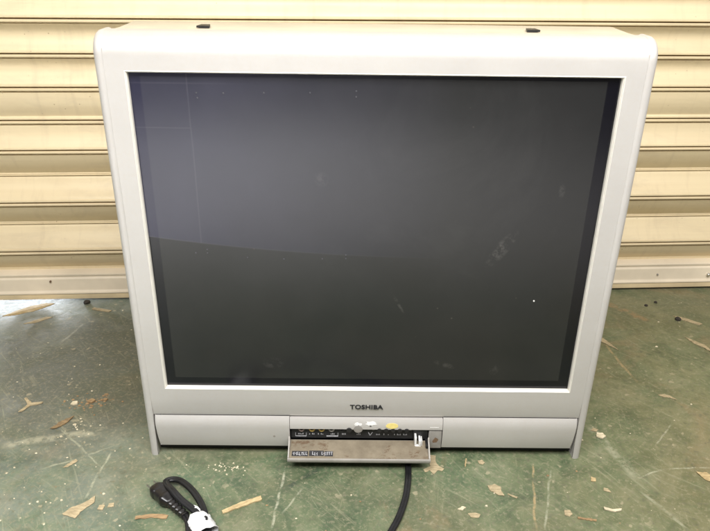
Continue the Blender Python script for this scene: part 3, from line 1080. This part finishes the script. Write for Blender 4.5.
flake('paint_flake', 'chip', -0.4311, -0.1300, [(-.006, -.006), (.006, -.007), (.006, .006), (-.005, .006)], .0008, 'small tan flake right of the tailed flake, left of a pair', 'paint flake', LG, 0, 0, seed=27)
flake('paint_flake', 'chip', -0.4161, -0.1251, [(-.005, -.006), (.007, -.004), (.004, .007), (-.006, .004)], .0008, 'small tan flake right of the tailed flake, right of a pair', 'paint flake', LG, 0, 0, seed=28)
flake('paint_flake', 'chip', 0.1728, -0.1401, [(-.012, .004), (-.006, -.006), (.008, -.007), (.014, .002), (.002, .007)], .0006, 'dull oblong flake at the bottom of the floor right of the cable', 'paint flake', LG, 0, 0, seed=29)
flake('paint_flake', 'grit', 0.1547, -0.1266, [(-.009, .000), (.000, -.005), (.010, .001), (.004, .005)], .0016, 'bright cream chip on the floor above the dull oblong flake', 'paint flake', LG, R(12), 0, seed=30)
flake('wood_splinter', 'chip', 0.5520, 0.4098, [(-.016, .040), (-.010, .012), (.004, -.014), (.030, -.050), (.016, -.010), (.002, .030)], .0016, 'tan wood sliver on the floor just right of the television side', 'splinter', rz=0, seed=31)
flake('wood_splinter', 'chip', 0.7810, 0.3820, [(-.020, .040), (-.014, .014), (.004, -.010), (.016, -.034), (.010, .004), (-.004, .020)], .0016, 'crooked pale sliver at the right edge near the shutter', 'splinter', rz=0, seed=32)
flake('wood_splinter', 'chip', 0.8008, 0.4998, [(-.026, .024), (-.016, .006), (.020, -.022), (.030, -.016), (.000, .012)], .0016, 'pale sliver beside the dark pebble right of the television', 'splinter', rz=0, seed=33)
def pebble(x, y, r, label, seed):
    t_ = bmesh.new()
    bmesh.ops.create_icosphere(t_, subdivisions=2, radius=r)
    q = random.Random(seed)
    for v in t_.verts:
        v.co *= q.uniform(.82, 1.12)
        v.co.z = max(v.co.z * .7, -r * .35)
    b_ = MB()
    b_.merge(t_)
    o = b_.build('pebble', 'pebble', None, 30)
    o.location = (x, y, r * .34)
    tag(o, label, 'pebble', 'dark pebbles on the floor by the shutter')
pebble(0.7789, 0.5044, .0075, 'dark pebble beside a pale sliver right of the television', 1)
pebble(0.7596, 0.5934, .0045, 'dark pebble near the foot of the shutter, farther back of two', 2)
pebble(0.7282, 0.5756, .0045, 'dark pebble near the foot of the shutter, nearer the television', 3)
pebble(-0.6968, 0.5590, .0085, 'dark lump at the foot of the shutter left of the television', 4)


# loose grit: too fine to count
rnd = random.Random(21)
mb = MB()
def grain(x, y, s):
    n = rnd.choice((4, 5, 6))
    a0 = rnd.uniform(0, 6)
    h = s * rnd.uniform(.25, .6)
    loop = [(x + math.cos(a0 + 2 * pi * k / n) * s * rnd.uniform(.6, 1.2), y + math.sin(a0 + 2 * pi * k / n) * s * rnd.uniform(.5, 1.0)) for k in range(n)]
    b_ = [mb.bm.verts.new((p[0], p[1], .0002)) for p in loop]
    t_ = [mb.bm.verts.new((x + (p[0] - x) * .7, y + (p[1] - y) * .7, h)) for p in loop]
    mb.bm.faces.new(t_)
    for k in range(n):
        j = (k + 1) % n
        mb.bm.faces.new((b_[k], b_[j], t_[j], t_[k]))
for i in range(400):
    x = rnd.uniform(-1.1, 1.1)
    y = rnd.uniform(-.35, .60)
    if -.39 < x < .39 and -.01 < y < .5:
        continue
    left = x < -.3
    if not left and rnd.random() < .45:
        continue
    grain(x, y, abs(rnd.gauss(0, .0011)) + .0008)
for (cx, cy, sx, sy, n) in ((-.56, .07, .03, .02, 26), (-.62, -.02, .10, .06, 30), (-.52, -.13, .05, .03, 14), (-.245, -.035, .020, .007, 34), (.40, .10, .02, .03, 14)):
    for i in range(n):
        grain(rnd.gauss(cx, sx), rnd.gauss(cy, sy), abs(rnd.gauss(0, .0011)) + .0009)
gr = mb.build('grit', 'grit', None, 0, False)
tag(gr, 'fine pale grit and crumbs scattered over the green floor', 'grit', None, 'stuff')

rnd = random.Random(31)
mb = MB()
for i in range(46):
    grain(rnd.gauss(-.545, .022), rnd.gauss(.150, .014), abs(rnd.gauss(0, .0016)) + .0012)
for i in range(26):
    grain(rnd.uniform(-.9, .9), rnd.uniform(-.18, -.02), abs(rnd.gauss(0, .0010)) + .0009)
cr = mb.build('crumbs', 'bark', None, 0, False)
tag(cr, 'reddish brown crumbs in a loose heap on the floor left of the television', 'crumbs', None, 'stuff')

# ------------------------------------------------------------------ light
def area(name, loc, aim, sx, sy, power, col):
    d_ = bpy.data.lights.new(name, 'AREA')
    d_.shape = 'RECTANGLE'
    d_.size, d_.size_y = sx, sy
    d_.energy = power
    d_.color = col
    o = bpy.data.objects.new(name, d_)
    COL.objects.link(o)
    o.location = loc
    o.rotation_euler = (Vector(aim) - Vector(loc)).to_track_quat('-Z', 'Y').to_euler()
    return o
area('doorway_light', (.12, -.90, 1.85), (.0, .15, .50), 2.4, .8, 80, (1.0, .98, .955))
pool = area('reflection_lamp', (-.75, -2.0, 2.4), (-.60, -1.75, 0), 1.7, 1.3, 80, (.95, .96, 1.0))  # added lamp behind the camera, brightens floor for the glass to reflect
pool.data.spread = R(62)
# daylight that leaks in under the left end of the shutter
area('gap_daylight', (-1.28, .86, .020), (-1.2, .3, .0), .75, .030, 27.0, (.86, .92, 1.0))

wd = bpy.data.worlds.new('World')
S.world = wd
wd.use_nodes = True
bg = wd.node_tree.nodes['Background']
bg.inputs[0].default_value = (1.0, .93, .82, 1)
bg.inputs[1].default_value = .20

# ------------------------------------------------------------------ camera
cam = bpy.data.cameras.new('camera')
co = bpy.data.objects.new('camera', cam)
COL.objects.link(co)
r_ = Vector((0.99992515, -0.00096234, 0.01219711))
u_ = Vector((-0.01061732, 0.42715709, 0.90411509))
f_ = Vector((0.00608014, 0.90417691, -0.42711490))
m = Matrix((r_, u_, -f_)).transposed().to_4x4()
m.translation = Vector((-0.03005702, -0.96492712, 0.83360757))
co.matrix_world = m
cam.sensor_width = 36
cam.lens = 683.510 / 710 * 36
cam.clip_start = .02
cam.clip_end = 200
S.camera = co
S.view_settings.view_transform = 'Standard'
S.view_settings.look = 'None'
S.view_settings.exposure = 0
S.view_settings.gamma = 1
